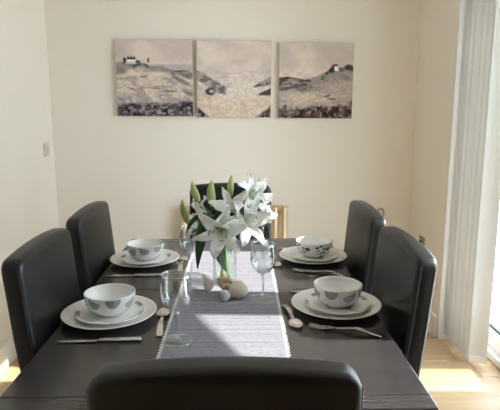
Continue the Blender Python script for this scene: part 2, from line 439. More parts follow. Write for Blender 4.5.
def texture(img, u, v):
    g = fbm(u * 2.2, v, 34, 301, 3); h = fbm(u, v * 1.5, 18, 333, 4)
    low = smooth(0.75, 0.5, v)
    k = 1 + (0.55 * (g - 0.5) + 0.45 * (h - 0.5)) * (0.12 + 0.88 * low)
    img = img * k[..., None]
    img = lay(img, low * smooth(0.56, 0.68, g) * 0.30, C(96, 90, 104))
    L_ = img.mean(-1, keepdims=True); img = (img + 0.05 * (L_ - img)) * np.array([1.03, 1.0, 0.96])
    return np.clip(img * np.clip((0.46 + (L_ - 0.46) * 1.25) / np.maximum(L_, 0.01), 0.45, 1.4), 0.01, 0.8)
def paint_a(u, v):
    img = base_sky(u, v, 1)
    img = lay(img, smooth(0.69, 0.68, v) * smooth(0.3, 0.5, u), C(176, 170, 172))
    ridge = 0.70 - 0.11 * smooth(0.2, 1.0, u) + 0.012 * np.sin(u * 23) + 0.02 * (fbm(u, v, 9, 5) - 0.5)
    land = smooth(0.006, -0.006, v - ridge)
    img = lay(img, land, C(200, 188, 178))
    band = land * smooth(0.10, 0.02, ridge - v)
    img = lay(img, band * (0.65 + 0.35 * smooth(0.4, 0.6, fbm(u, v, 20, 31))), C(100, 98, 110))
    n = fbm(u + v * 0.6, v * 3, 6, 12)
    img = lay(img, land * smooth(0.5, 0.66, n) * 0.75, C(162, 150, 148))
    img = lay(img, land * smooth(0.35, 0.22, v) * smooth(0.42, 0.6, fbm(u, v, 14, 44)) * 0.7, C(150, 148, 158))
    for cu, cv, ru, rv, r in ((0.68, 0.33, 0.11, 0.018, 0.0), (0.95, 0.30, 0.08, 0.022, -0.4), (0.5, 0.37, 0.1, 0.010, -0.1), (0.2, 0.36, 0.06, 0.012, -0.3), (0.36, 0.52, 0.05, 0.012, 0), (0.85, 0.47, 0.14, 0.03, -0.5), (0.92, 0.53, 0.1, 0.03, -0.3), (0.05, 0.6, 0.1, 0.05, 0.1)):
        img = lay(img, blob(u, v, cu, cv, ru, rv, 0.5, r) * 0.75, C(126, 112, 108))
    img = lay(img, rect(u, v, 0.155, 0.255, 0.715, 0.745), C(226, 220, 214))
    img = lay(img, rect(u, v, 0.145, 0.262, 0.745, 0.772) * smooth(0.02, 0.0, v - 0.752 - 0.25 * np.minimum(np.abs(u - 0.145), np.abs(u - 0.262))), C(62, 54, 62))
    for cu in (0.165, 0.205, 0.243): img = lay(img, rect(u, v, cu - 0.008, cu + 0.008, 0.765, 0.79), C(60, 52, 60))
    img = lay(img, blob(u, v, 0.118, 0.735, 0.02, 0.035, 0.5), C(66, 64, 72)); img = lay(img, blob(u, v, 0.29, 0.715, 0.03, 0.02, 0.5), C(90, 88, 94))
    img = lay(img, blob(u, v, 0.425, 0.735, 0.014, 0.035, 0.2), C(168, 82, 72))
    m = smooth(0.025, -0.025, v - (0.17 + 0.05 * (fbm(u, v, 14, 8) - 0.5) + 0.02 * smooth(0.6, 0.9, u)))
    return flowers(img, u, v, m, 60)
def paint_b(u, v):
    img = base_sky(u, v, 3)
    img = lay(img, smooth(0.62, 0.45, v) * 0.8, C(214, 204, 196))
    img = lay(img, smooth(0.54, 0.6, fbm(u * 0.6, v * 6, 6, 19)) * smooth(0.30, 0.36, v) * smooth(0.66, 0.6, v) * 0.5, C(190, 180, 178))
    img = lay(img, smooth(0.36, 0.15, v + 0.03 * np.sin(u * 5)), C(206, 190, 174))
    tex = fbm(u, v, 18, 23)
    d = smooth(0.012, -0.012, v - (0.62 - 0.55 * u)) * smooth(0.012, -0.012, (0.48 - 0.22 * u) - v - 0.10 * smooth(0, .3, u)) * smooth(0.42, 0.36, u)
    img = lay(img, d * (0.55 + 0.45 * smooth(0.4, 0.6, tex)), C(134, 124, 126))
    d2 = smooth(0.02, -0.02, v - (0.44 - 0.5 * u)) * smooth(0.02, -0.02, 0.22 + 0.1 * u - v) * smooth(0.3, 0.2, u)
    img = lay(img, d2 * 0.6, C(196, 176, 158))
    img = lay(img, blob(u, v, 0.18, 0.34, 0.07, 0.05, 0.3), C(96, 86, 92)); img = lay(img, blob(u, v, 0.2, 0.345, 0.035, 0.022, 0.4), C(176, 168, 170))
    r1 = smooth(0.012, -0.012, v - (0.40 + 0.55 * (u - 0.74))) * smooth(0.012, -0.012, 0.385 + 0.18 * (u - 0.74) - v) * smooth(0.74, 0.8, u)
    img = lay(img, r1 * (0.6 + 0.4 * smooth(0.4, 0.6, tex)), C(122, 112, 116))
    r2 = smooth(0.012, -0.012, v - (0.30 + 0.45 * (u - 0.80))) * smooth(0.012, -0.012, 0.29 + 0.0 * u - v) * smooth(0.8, 0.86, u)
    img = lay(img, r2, C(110, 98, 100))
    m = smooth(0.02, -0.02, v - (0.13 - 0.8 * u)) ; img = flowers(img, u, v, m, 71)
    m = smooth(0.03, -0.03, v - (0.15 - 0.75 * (1 - u))); img = flowers(img, u, v, m, 75, 0.2)
    return img
def paint_c(u, v):
    img = base_sky(u, v, 6)
    img = lay(img, smooth(0.72, 0.58, v) * 0.6, C(212, 200, 190))
    ridge = 0.525 + 0.03 * np.sin(u * 9 + 0.5) * smooth(0.5, 0.2, u) + 0.16 * smooth(0.35, 0.85, u) + 0.02 * (fbm(u, v, 10, 55) - 0.5)
    land = smooth(0.006, -0.006, v - ridge)
    img = lay(img, land, C(182, 170, 164))
    n = fbm(u + v, v * 2.5, 7, 15); n2 = fbm(u, v, 20, 16)
    dep = ridge - v
    img = lay(img, land * smooth(0.28, 0.02, dep) * (0.35 + 0.65 * smooth(0.42, 0.6, n)), C(104, 97, 110))
    img = lay(img, land * smooth(0.2, 0.0, dep) * smooth(0.55, 0.68, n2) * 0.8, C(84, 78, 92))
    img = lay(img, blob(u, v, 0.38, 0.27, 0.30, 0.07, 0.6) * 0.7, C(208, 194, 172))
    img = lay(img, land * smooth(0.56, 0.66, n) * smooth(0.4, 0.3, v) * 0.5, C(168, 152, 146))
    for cu, cv, ru, rv, r in ((0.66, 0.30, 0.05, 0.013, 0.2), (0.72, 0.26, 0.06, 0.012, 0), (0.12, 0.40, 0.12, 0.02, 0.2), (0.3, 0.44, 0.1, 0.02, 0.1)):
        img = lay(img, blob(u, v, cu, cv, ru, rv, 0.5, r) * 0.8, C(112, 100, 104))
    img = lay(img, rect(u, v, 0.70, 0.76, 0.62, 0.70), C(86, 96, 120)); img = lay(img, rect(u, v, 0.745, 0.80, 0.635, 0.70), C(224, 220, 220))
    img = lay(img, rect(u, v, 0.715, 0.80, 0.695, 0.725) * smooth(0.03, 0.0, v - 0.69 - 0.6 * np.minimum(np.abs(u - 0.70), np.abs(u - 0.815))), C(152, 84, 78))
    img = lay(img, blob(u, v, 0.70, 0.64, 0.03, 0.03, 0.5), C(78, 80, 92))
    img = lay(img, blob(u, v, 0.94, 0.68, 0.06, 0.04, 0.4), C(104, 94, 92)); img = lay(img, blob(u, v, 0.85, 0.655, 0.04, 0.02, 0.3), C(112, 124, 150))
    m = smooth(0.03, -0.03, v - (0.14 + 0.09 * (fbm(u, v, 12, 28) - 0.5) * 2 + 0.05 * smooth(0.5, 1, u)))
    return flowers(img, u, v, m, 90, 0.6)

def canvas(x0, x1, z0, z1, paint, label, roll):
    w, h = x1 - x0, z1 - z0
    t = thing('canvas_print', label, 'picture', ((x0 + x1) / 2, YB - 0.001, (z0 + z1) / 2), 0, 'three coastal canvas prints on the back wall')
    t.rotation_euler = (0, roll, 0)
    obj('stretcher', box(-w / 2, w / 2, -0.032, 0, -h / 2, h / 2, 0.003), M['canvas_edge'], t)
    n = 150
    uu, vv = np.meshgrid(np.linspace(0, 1, n), np.linspace(0, 1, n))
    co = np.stack([(uu - 0.5) * (w - 0.004), np.full_like(uu, -0.0335), (vv - 0.5) * (h - 0.004)], -1).reshape(-1, 3)
    idx = np.arange(n * n).reshape(n, n)
    fs = np.stack([idx[:-1, :-1], idx[:-1, 1:], idx[1:, 1:], idx[1:, :-1]], -1).reshape(-1, 4)
    me = bpy.data.meshes.new('picture'); me.from_pydata(co.tolist(), [], fs.tolist())
    rgb = np.clip(texture(paint(uu, vv), uu, vv) * 1.22, 0, 0.9).reshape(-1, 3)
    at = me.color_attributes.new('print_colour', 'FLOAT_COLOR', 'POINT')
    at.data.foreach_set('color', np.concatenate([rgb, np.ones((n * n, 1))], 1).astype(np.float32).ravel())
    obj('picture', me, M['print'], t)
canvas(-0.822, -0.320, 1.306, 1.796, paint_a, 'left canvas print of dunes with a cottage and red tower on the skyline', 0.004)
canvas(-0.296, 0.193, 1.298, 1.790, paint_b, 'middle canvas print of a pale sandy beach path between dunes', 0.004)
canvas(0.243, 0.732, 1.292, 1.778, paint_c, 'right canvas print of grassy dunes with a white house on top', 0.004)

# ------------------------------------------------------------ radiator, switch, socket, hook
rad = thing('radiator', 'champagne coloured column radiator on the wall behind the far chair', 'radiator', (-0.055, YB - 0.001, 0.0))
nt_ = 12; span = 0.73
for i in range(nt_):
    x = -span / 2 + 0.025 + i * (span - 0.05) / (nt_ - 1)
    b_ = bmesh.new(); tube(b_, [(x, -0.07, z) for z in (0.148, 0.152, 0.16, 0.69, 0.698, 0.702)], [0.012, 0.018, 0.0195, 0.0195, 0.018, 0.012], 14)
    obj('column', b_, M['radiator'], rad, smooth=True)
for z in (0.19, 0.66):
    b_ = bmesh.new(); tube(b_, [(-span / 2, -0.044, z), (span / 2, -0.044, z)], 0.016, 12); obj('header', b_, M['radiator'], rad, smooth=True)
obj('top_bar', box(-span / 2 - 0.004, span / 2 + 0.004, -0.09, -0.05, 0.704, 0.712, 0.003), M['radiator'], rad)
for x in (-0.25, 0.25):
    obj('bracket', box(x - 0.015, x + 0.015, -0.035, 0, 0.63, 0.69), M['radiator'], rad)
for x in (-span / 2 + 0.02, span / 2 - 0.02):
    b_ = bmesh.new(); tube(b_, [(x, -0.044, 0.18), (x, -0.044, 0.0)], 0.009, 10); obj('pipe', b_, M['radiator'], rad, smooth=True)

sw = thing('light_switch', 'beige square light switch on the left wall', 'light switch', (XL, 3.455, 1.095))
obj('plate', box(0, 0.008, -0.044, 0.044, -0.044, 0.044, 0.003), M['plastic'], sw)
for k in (-0.017, 0.017):
    obj('rocker', box(0.0081, 0.014, k - 0.011, k + 0.011, -0.018, 0.018, 0.002), M['plastic'], sw)
so = thing('wall_socket', 'small brushed bronze wall socket low on the right wall', 'socket', (XR, 3.31, 0.50))
obj('plate', box(-0.009, 0, -0.043, 0.043, -0.043, 0.043, 0.003), M['brass_grey'], so)
for k in (0.0,):
    obj('outlet', box(-0.0125, -0.0092, k - 0.02, k + 0.02, -0.02, 0.02, 0.002), M['gasket'], so)
hk = thing('wall_hook', 'bronze wire loop hook on the back wall above a chair', 'hook', (0.955, YB, 0.60))
b_ = bmesh.new()
pts = [(-0.022, -0.012, -0.02), (-0.024, -0.02, 0.03)] + [(0.024 * math.cos(PI - PI * i / 8), -0.025, 0.055 + 0.024 * math.sin(PI * i / 8)) for i in range(9)] + [(0.024, -0.02, 0.025), (0.016, -0.02, 0.0)]
tube(b_, pts, 0.0045, 8); obj('loop', b_, M['brass_grey'], hk, smooth=True)
b_ = lathe([(0, 0), (0.02, 0), (0.02, 0.008), (0, 0.012)], 20); bmesh.ops.rotate(b_, verts=b_.verts, matrix=Matrix.Rotation(PI / 2, 3, 'X'))
bmesh.ops.translate(b_, verts=b_.verts, vec=(-0.022, 0, -0.02)); obj('rose', b_, M['brass_grey'], hk)

# ------------------------------------------------------------ table
TX0, TX1, TY0, TY1, TZ = -0.522, 0.406, 0.995, 2.452, 0.75
TCX = (TX0 + TX1) / 2; TCY = (TY0 + TY1) / 2
tb = thing('dining_table', 'dark stained wooden extending dining table in the middle of the room', 'table', (TCX, TCY, 0))
hx, hy = (TX1 - TX0) / 2, (TY1 - TY0) / 2
seam = 0.0008
for (y0, y1, nm) in ((-hy, -hy + 0.055, 'end_board'), (-hy + 0.055, 0.012, 'table_leaf'), (0.012, hy - 0.055, 'table_leaf'), (hy - 0.055, hy, 'end_board')):
    cy = (y0 + y1) / 2; h_ = (y1 - y0) / 2 - seam
    obj(nm, box(-hx, hx, -h_, h_, TZ - 0.032, TZ, 0.0025), M['table'], tb, loc=(0, cy, 0))
ins = 0.05
for sx in (-1, 1):
    obj('apron', box(-0.011, 0.011, -hy + 0.13, hy - 0.13, TZ - 0.115, TZ - 0.0325), M['table'], tb, loc=(sx * (hx - 0.062), 0, 0))
    for sy in (-1, 1):
        obj('leg', box(-0.04, 0.04, -0.04, 0.04, 0.0, TZ - 0.0325, 0.004), M['table'], tb, loc=(sx * (hx - ins), sy * (hy - ins), 0))
for sy in (-1, 1):
    obj('apron', box(-hx + 0.095, hx - 0.095, -0.011, 0.011, TZ - 0.115, TZ - 0.0325), M['table'], tb, loc=(0, sy * (hy - 0.062), 0))

# ------------------------------------------------------------ chairs (local: sitter faces +y, origin on the floor; front top edge of the backrest at y = 0)
def chair_back_mesh():
    W, T, Z0, Z1, RC, CR = 0.205, 0.056, 0.40, 0.974, 0.030, 0.014
    R = 0.015
    rowsz = []
    def outline(d):
        """pairs (half width, z) from bottom to top at inset d"""
        w, z0, z1, rc = W - d, Z0 + d, Z1 - d, max(RC - d, 0.004)
        o = []
        for i in range(4):
            a_ = PI / 2 * i / 3; o.append((w - rc * 0.5 + rc * 0.5 * math.sin(a_), z0 + rc * 0.5 - rc * 0.5 * math.cos(a_)))
        for i in range(1, 12): o.append((w, z0 + (z1 - z0 - rc * 1.5) * i / 12 + rc * 0.5))
        for i in range(6):
            a_ = PI / 2 * i / 5; o.append((w - rc + rc * math.cos(a_), z1 - rc + rc * math.sin(a_)))
        return o
    def lean(z):   # y offset of the front face
        k = (Z1 - z)
        return 0.06 * k + 0.05 * max(0, k - 0.2) + 0.006 * math.sin(min(max((z - 0.45) / 0.5, 0), 1) * PI)
    def P(x, y_, z):
        zz = z + CR * (1 - (x / W) ** 2) * smooth(0.75, 0.97, np.float64(z))
        return (x, y_ + lean(z), float(zz))
    bm = bmesh.new(); K = 10
    layers = []
    for i in range(5):       # front half-round edge
        a_ = PI / 2 * i / 4; layers.append((R * (1 - math.sin(a_)), -R * (1 - math.cos(a_))))
    layers = [(R * (1 - math.sin(PI / 2 * i / 4)), -R * (1 - math.cos(PI / 2 * i / 4))) for i in range(5)]
    back = [(d, -T - y_) for d, y_ in reversed(layers)]
    rings = []
    for d, y_ in layers + back:
        o = outline(d)
        rings.append(([bm.verts.new(P(-w, y_, z)) for w, z in o], [bm.verts.new(P(w, y_, z)) for w, z in o]))
    n = len(rings[0][0])
    for (la, ra), (lb, rb) in zip(rings[:-1], rings[1:]):
        for i in range(n - 1):
            bm.faces.new((la[i], lb[i], lb[i + 1], la[i + 1])); bm.faces.new((ra[i], ra[i + 1], rb[i + 1], rb[i]))
    # top and bottom strips between left and right, with in-between columns for the crown
    cols = []
    for r, (d, y_) in zip(rings, layers + back):
        o = outline(d)
        rows = {}
        for idx in ((0, n - 1)) if r is not rings[0] and r is not rings[-1] else range(n):
            w, z = o[idx]; bulge = 0.0
            line = [r[0][idx]]
            for k in range(1, K):
                t = k / K; x = -w + 2 * w * t
                bl = 0.006 * math.sin(PI * t) * math.sin(PI * idx / (n - 1)) * (1 if r is rings[0] else -0.4 if r is rings[-1] else 0)
                line.append(bm.verts.new(P(x, y_ + bl, z)))
            line.append(r[1][idx]); rows[idx] = line
        cols.append(rows)
    for a_, b_ in zip(cols[:-1], cols[1:]):
        for idx in (0, n - 1):
            for k in range(K): bm.faces.new((a_[idx][k], a_[idx][k + 1], b_[idx][k + 1], b_[idx][k]))
    for rows in (cols[0], cols[-1]):
        for i in range(n - 1):
            for k in range(K): bm.faces.new((rows[i][k], rows[i][k + 1], rows[i + 1][k + 1], rows[i + 1][k]))
    bmesh.ops.recalc_face_normals(bm, faces=bm.faces)
    # seam lines a little inside the edges of the front and rear face
    pipes = []
    for d, y_ in ((0.0035, -0.0095), (0.0035, -T + 0.0095)):
        o = outline(d)[3:-4]
        for s_ in (-1, 1):
            pb_ = bmesh.new(); tube(pb_, [Vector(P(s_ * w, y_, z)) + Vector((s_ * 0.0028, 0, 0)) for w, z in o], 0.0012, 5); pipes.append(pb_)
    return bm, pipes

def make_chair():
    t = thing('dining_chair', 'chair', 'chair', group='black leather dining chairs')
    bk, pp = chair_back_mesh()
    bo = obj('backrest', bk, M['leather'], t, smooth=True)
    for q in pp: obj('seam_piping', q, M['thread'], bo, smooth=True)
    s = box(-0.205, 0.205, 0.075, 0.400, 0.385, 0.475, 0.024, 4); so_ = obj('seat', s, M['leather'], t, smooth=True)
    for sx in (-1, 1):
        for yy, dy in ((0.375, 0.0), (0.045, -0.06)):
            b_ = bmesh.new()
            top = [(sx * 0.178 + a_ * 0.021, yy + c_ * 0.021, 0.392 if dy == 0 else 0.405) for a_, c_ in ((-1, -1), (1, -1), (1, 1), (-1, 1))]
            bot = [(sx * 0.178 + a_ * 0.015, yy + dy + c_ * 0.015, 0.0) for a_, c_ in ((-1, -1), (1, -1), (1, 1), (-1, 1))]
            tv = [b_.verts.new(p) for p in top]; bv = [b_.verts.new(p) for p in bot]
            b_.faces.new(tv); b_.faces.new(list(reversed(bv)))
            for i in range(4): b_.faces.new((bv[i], bv[(i + 1) % 4], tv[(i + 1) % 4], tv[i]))
            obj('leg', b_, M['chair_leg'], t)
    return t
ch0 = make_chair()
spots = [((TCX - 0.506, 1.508, 0), -PI / 2, 'black leather chair at the left side of the table, nearest the viewer'),
         ((TCX - 0.506, 2.015, 0), -PI / 2, 'black leather chair at the left side of the table, nearer the back wall'),
         ((TCX + 0.515, 1.52, 0), PI / 2, 'black leather chair at the right side of the table, nearest the viewer'),
         ((TCX + 0.515, 2.018, 0), PI / 2, 'black leather chair at the right side of the table, nearer the back wall'),
         ((-0.058, 2.63, 0), PI, 'black leather chair at the far end of the table behind the lilies'),
         ((-0.026, 0.765, 0), 0.0, 'black leather chair at the near end seen from behind')]
for i, (loc, rz, lab) in enumerate(spots):
    o = ch0 if i == 0 else copy_tree(ch0)
    place(o, loc, rz, lab)

# ------------------------------------------------------------ runner
RX0, RX1, RY0, RY1 = -0.208, 0.113, 1.03, 2.41
rn = thing('table_runner', 'grey lavender woven table runner with white looped edges along the table', 'table runner', ((RX0 + RX1) / 2, (RY0 + RY1) / 2, TZ))
rw, rl = (RX1 - RX0) / 2, (RY1 - RY0) / 2
obj('cloth', box(-rw, rw, -rl, rl, 0.0002, 0.0032, 0.001, 1), M['runner'], rn)
b_ = bmesh.new(); ns = 84
for s in (-1, 1):
    for i in range(ns):
        y0 = -rl + 2 * rl * (i + 0.15) / ns; y1 = -rl + 2 * rl * (i + 0.85) / ns; w_ = 0.010 + 0.004 * random.random()
        tube(b_, bez((s * (rw - 0.003), y0, 0.0025), (s * (rw + w_), y0, 0.0025), (s * (rw - 0.003), y1, 0.0025), 4, p3=None) if False else
             bez((s * (rw - 0.004), y0, 0.0025), (s * (rw + w_ * 1.4), y0 - 0.001, 0.0025), (s * (rw - 0.004), y1, 0.0025), 4, p3=None), 0.0017, 4)
tag(obj('fringe', b_, M['fringe'], rn), kind='stuff')
RZ = TZ + 0.0034   # top of the cloth

# ------------------------------------------------------------ china
def colour_points(me, fn):
    n = len(me.vertices); co = np.empty(n * 3); me.vertices.foreach_get('co', co); co = co.reshape(-1, 3)
    rgb = fn(co); at = me.color_attributes.new('print_colour', 'FLOAT_COLOR', 'POINT')
    at.data.foreach_set('color', np.concatenate([rgb, np.ones((n, 1))], 1).astype(np.float32).ravel())

WHITE = np.array([0.84, 0.84, 0.83])
def leaf_pattern(p_, q_, rgb, a_, b_, col, half=True):
    """half-round leaf with fine veins; p_, q_ in metres"""
    m = (p_ / a_) ** 2 + (q_ / b_) ** 2 < 1
    if half: m &= q_ < b_ * 0.15
    vein = 0.5 + 0.5 * np.cos(np.arctan2(p_, q_ - b_ * 0.2) * 22)
    mm = m * (0.55 + 0.45 * vein)
    return rgb * (1 - mm[:, None]) + np.array(col) * mm[:, None]

def bowl_profile():
    pr = [(0, 0.004), (0.030, 0.004), (0.033, 0.0), (0.037, 0.0), (0.039, 0.006)]
    outer = [(0.039 + (0.074 - 0.039) * math.sin(PI / 2 * t) ** 0.85, 0.006 + 0.060 * (1 - math.cos(PI / 2 * t)) ** 0.75) for t in [i / 40 for i in range(1, 41)]]
    pr += outer
    pr += [(0.0735, 0.0672), (0.0722, 0.0672), (0.0712, 0.0655)]
    inner = [(0.0015 + (0.0712 - 0.0015) * math.sin(PI / 2 * t), 0.009 + 0.0565 * (1 - math.cos(PI / 2 * t)) ** 0.85) for t in [i / 14 for i in range(13, 0, -1)]]
    pr += inner + [(0, 0.009)]
    return pr
def bowl_mesh(kind):
    b_ = lathe(bowl_profile(), 180); me = bpy.data.meshes.new('bowl'); b_.to_mesh(me); b_.free()
    def fn(co):
        r = np.hypot(co[:, 0], co[:, 1]); th = np.arctan2(co[:, 1], co[:, 0]); z = co[:, 2]
        rgb = np.tile(WHITE, (len(co), 1))
        ring = (np.arange(len(co)) - 1) // 180 + 1; outer = (ring >= 5) & (ring <= 45)
        base = rgb.copy(); pat = rgb.copy(); R_ = 0.071
        if kind == 'grey':
            for k in range(8):
                tk = 2 * PI * k / 8; d = (th - tk + PI) % (2 * PI) - PI
                zz = (0.060, 0.050, 0.055)[k % 3]; rot = (0.0, 0.35, -0.3)[k % 3]
                p_, q_ = d * R_, z - zz
                p2, q2 = p_ * math.cos(rot) + q_ * math.sin(rot), -p_ * math.sin(rot) + q_ * math.cos(rot)
                g = (0.16, 0.27, 0.21)[k % 3]
                pat = leaf_pattern(p2, q2, pat, 0.0205, (0.022, 0.024, 0.022)[k % 3], (g, g, g * 1.03))
        else:
            rs = random.Random(5); ink = np.array([0.012, 0.012, 0.02])
            for k in range(5):
                tk = 2 * PI * k / 5; d = (th - tk + PI) % (2 * PI) - PI; p_ = d * R_ * 0.70
                vine = np.abs((z - 0.038) - 0.012 * np.sin(p_ / 0.0115)) < 0.0013
                vine &= np.abs(p_) < 0.024
                pat[vine] = ink
                for (cx, cz, a_, b2, rot) in ((-0.018, 0.052, 0.0055, 0.0035, 0.6), (-0.008, 0.058, 0.005, 0.003, -0.4), (-0.014, 0.040, 0.0045, 0.003, 1.1), (0.002, 0.048, 0.004, 0.0028, 0.2), (0.006, 0.030, 0.0055, 0.0035, -0.5), (-0.004, 0.026, 0.004, 0.003, 0.9)):
                    q_ = z - cz; pp = p_ - cx
                    p2, q2 = pp * math.cos(rot) + q_ * math.sin(rot), -pp * math.sin(rot) + q_ * math.cos(rot)
                    pat[(p2 / a_) ** 2 + (q2 / b2) ** 2 < 1] = ink
                for j in range(5):
                    an = 2 * PI * j / 5; cx, cz = 0.017 + 0.005 * math.cos(an), 0.044 + 0.005 * math.sin(an)
                    pat[((p_ - cx) / 0.0035) ** 2 + ((z - cz) / 0.0035) ** 2 < 1] = ink
        return np.where(outer[:, None], pat, base)
    colour_points(me, fn); return me
def plate_profile(R_, h):
    f = R_ * 0.62
    return [(0, 0.0025), (f - 0.008, 0.0025), (f - 0.004, 0.0), (f, 0.0), (f + 0.006, 0.003), (R_ * 0.85, h * 0.62), (R_ * 0.97, h * 0.95), (R_ - 0.0012, h), (R_ - 0.0002, h + 0.0012), (R_ - 0.0015, h + 0.0028), (R_ * 0.97, h + 0.0022)] + \
           [(R_ * (0.97 - 0.30 * i / 16), 0.0075 + (h + 0.0022 - 0.0075) * (1 - i / 16) ** 1.7) for i in range(1, 17)] + [(R_ * 0.4, 0.0065), (R_ * 0.2, 0.0062), (0, 0.0062)]
dinner_me = bpy.data.meshes.new('plate'); b_ = lathe(plate_profile(0.138, 0.019), 96); b_.to_mesh(dinner_me); b_.free()
def side_plate_mesh(kind):
    pr = plate_profile(0.101, 0.014); b_ = lathe(pr, 180); me = bpy.data.meshes.new('side_plate'); b_.to_mesh(me); b_.free()
    def fn(co):
        r = np.hypot(co[:, 0], co[:, 1]); th = np.arctan2(co[:, 1], co[:, 0]); z = co[:, 2]
        rgb = np.tile(WHITE, (len(co), 1)); pat = rgb.copy()
        if kind == 'grey':
            for k in range(7):
                tk = 2 * PI * (k + 0.35) / 7; d = (th - tk + PI) % (2 * PI) - PI
                p_, q_ = d * 0.085, -(r - 0.090); g = (0.17, 0.30, 0.23)[k % 3]
                pat = leaf_pattern(p_, q_, pat, 0.019, 0.021, (g, g, g))
        top = (np.arange(len(co)) - 1) // 180 + 1 >= 9
        return np.where(top[:, None], pat, rgb)
    colour_points(me, fn); return me
bowl_grey, bowl_black = bowl_mesh('grey'), bowl_mesh('black')
side_grey, side_white = side_plate_mesh('grey'), side_plate_mesh('white')
for me in (bowl_grey, bowl_black, side_grey, side_white): me.materials.append(M['china_print'])
dinner_me.materials.append(M['china'])
places = [(-0.393, 1.493, 0.35, 'at the near left place', 'grey'), (0.289, 1.553, 1.9, 'at the near right place', 'grey'),
          (-0.391, 2.064, 0.9, 'at the far left place', 'grey'), (0.289, 2.097, 2.6, 'at the far right place', 'black')]
for x, y, rz, w, kind in places:
    tag(obj('dinner_plate', dinner_me, None, None, True, (x, y, TZ + 0.0003), (0, 0, rz)), 'large white dinner plate ' + w + ' on the dark table', 'plate', 'white dinner plates')
    tag(obj('side_plate', side_grey if kind == 'grey' else side_white, None, None, True, (x + 0.004, y - 0.004, TZ + 0.0068), (0, 0, rz)),
        ('white side plate with grey leaves under the bowl ' if kind == 'grey' else 'plain white side plate under the floral bowl ') + w, 'plate', 'side plates under the bowls')
    tag(obj('bowl', bowl_grey if kind == 'grey' else bowl_black, None, None, True, (x + 0.004, y - 0.002, TZ + 0.0134), (0, 0, rz)),
        ('white bowl with grey leaf pattern ' if kind == 'grey' else 'white bowl with black flower pattern ') + w, 'bowl', 'white patterned bowls')

# ------------------------------------------------------------ cutlery (local: lies along +y, head at +y end, centred, underside at z=0)
def strip(stations, thick, nx=6):
    """stations: (y, half width, z, dish) -> solid strip"""
    bm = bmesh.new(); top, bot = [], []
    for y_, w, z, dish in stations:
        rt, rb = [], []
        for k in range(nx + 1):
            s = -1 + 2 * k / nx; zz = z - dish * (1 - s * s)
            rt.append(bm.verts.new((s * w, y_, zz + thick / 2))); rb.append(bm.verts.new((s * w, y_, zz - thick / 2)))
        top.append(rt); bot.append(rb)
    m = len(stations)
    for i in range(m - 1):
        for k in range(nx):
            bm.faces.new((top[i][k], top[i][k + 1], top[i + 1][k + 1], top[i + 1][k])); bm.faces.new((bot[i][k], bot[i + 1][k], bot[i + 1][k + 1], bot[i][k + 1]))
        bm.faces.new((top[i][0], top[i + 1][0], bot[i + 1][0], bot[i][0])); bm.faces.new((top[i][nx], bot[i][nx], bot[i + 1][nx], top[i + 1][nx]))
    for i, fl_ in ((0, 1), (m - 1, -1)):
        for k in range(nx): bm.faces.new((top[i][k], bot[i][k], bot[i][k + 1], top[i][k + 1]))
    bmesh.ops.recalc_face_normals(bm, faces=bm.faces)
    return bm
def handle_st(L0, L1, wide=0.0105, thin=0.0036):
    st = []
    for i in range(13):
        t = i / 12; y_ = L0 + (L1 - L0) * t
        w = wide * (1 - t) ** 0.8 + thin * (1 - (1 - t) ** 0.8)
        if i == 0: w *= 0.65
        st.append((y_, w, 0.0025 + 0.010 * math.sin(PI * min(t * 1.0, 1)) ** 2 * 0.9 + 0.004 * t, 0))
    return st
def make_spoon():
    t = thing('spoon', 's', 'spoon', group='dessert spoons')
    obj('handle', strip(handle_st(-0.095, 0.035), 0.0022, 4), M['steel'], t, True)
    st = []
    for i in range(13):
        s = i / 12; y_ = 0.035 + 0.062 * s
        w = max(0.0035, 0.0205 * math.sin(PI * min(0.06 + 0.94 * s, 0.985)) ** 0.62)
        st.append((y_, w, 0.0085 - 0.002 * math.sin(PI * s), 0.0062 * math.sin(PI * s)))
    obj('bowl', strip(st, 0.0016, 8), M['steel'], t, True)
    return t
def make_fork():
    t = thing('fork', 'f', 'fork', group='forks')
    obj('handle', strip(handle_st(-0.10, 0.028), 0.0024, 4), M['steel'], t, True)
    obj('neck', strip([(0.028, 0.0036, 0.0068, 0), (0.036, 0.006, 0.0062, 0.001), (0.044, 0.0115, 0.0055, 0.002), (0.052, 0.0125, 0.005, 0.002)], 0.002, 6), M['steel'], t, True)
    for k in range(4):
        b_ = strip([(0.0515, 0.0019, 0, 0), (0.07, 0.0017, -0.0012, 0), (0.09, 0.0014, 0.001, 0), (0.10, 0.0008, 0.0035, 0)], 0.0018, 2)
        obj('tine', b_, M['steel'], t, True, loc=((k - 1.5) * 0.0068, 0, 0.0036))
    return t
def make_knife():
    t = thing('knife', 'k', 'knife', group='table knives')
    obj('handle', strip([(-0.112, 0.006, 0.004, 0), (-0.108, 0.0092, 0.004, 0), (-0.06, 0.0088, 0.0042, 0), (-0.005, 0.0065, 0.0042, 0), (0.002, 0.005, 0.0042, 0)], 0.006, 4), M['steel'], t, True)
    b_ = strip([(0.002, 0.0055, 0.0034, 0), (0.012, 0.0085, 0.003, 0), (0.07, 0.0098, 0.003, 0), (0.095, 0.0085, 0.003, 0), (0.108, 0.005, 0.003, 0), (0.113, 0.001, 0.003, 0)], 0.0018, 4)
    obj('blade', b_, M['steel'], t, True)
    return t
def along(a_, b2):
    """rotation that points local +y from a to b"""
    return math.atan2(-(b2[0] - a_[0]), b2[1] - a_[1])
def put(proto, used, a_, b2, label):
    o = copy_tree(proto) if used[0] else proto; used[0] = True
    place(o, ((a_[0] + b2[0]) / 2, (a_[1] + b2[1]) / 2, TZ + 0.0004), along(a_, b2), label)
s0, f0, k0 = make_spoon(), make_fork(), make_knife(); us, uf, uk = [False], [False], [False]
put(s0, us, (-0.226, 1.352), (-0.240, 1.54), 'steel spoon between the near left plate and the runner')
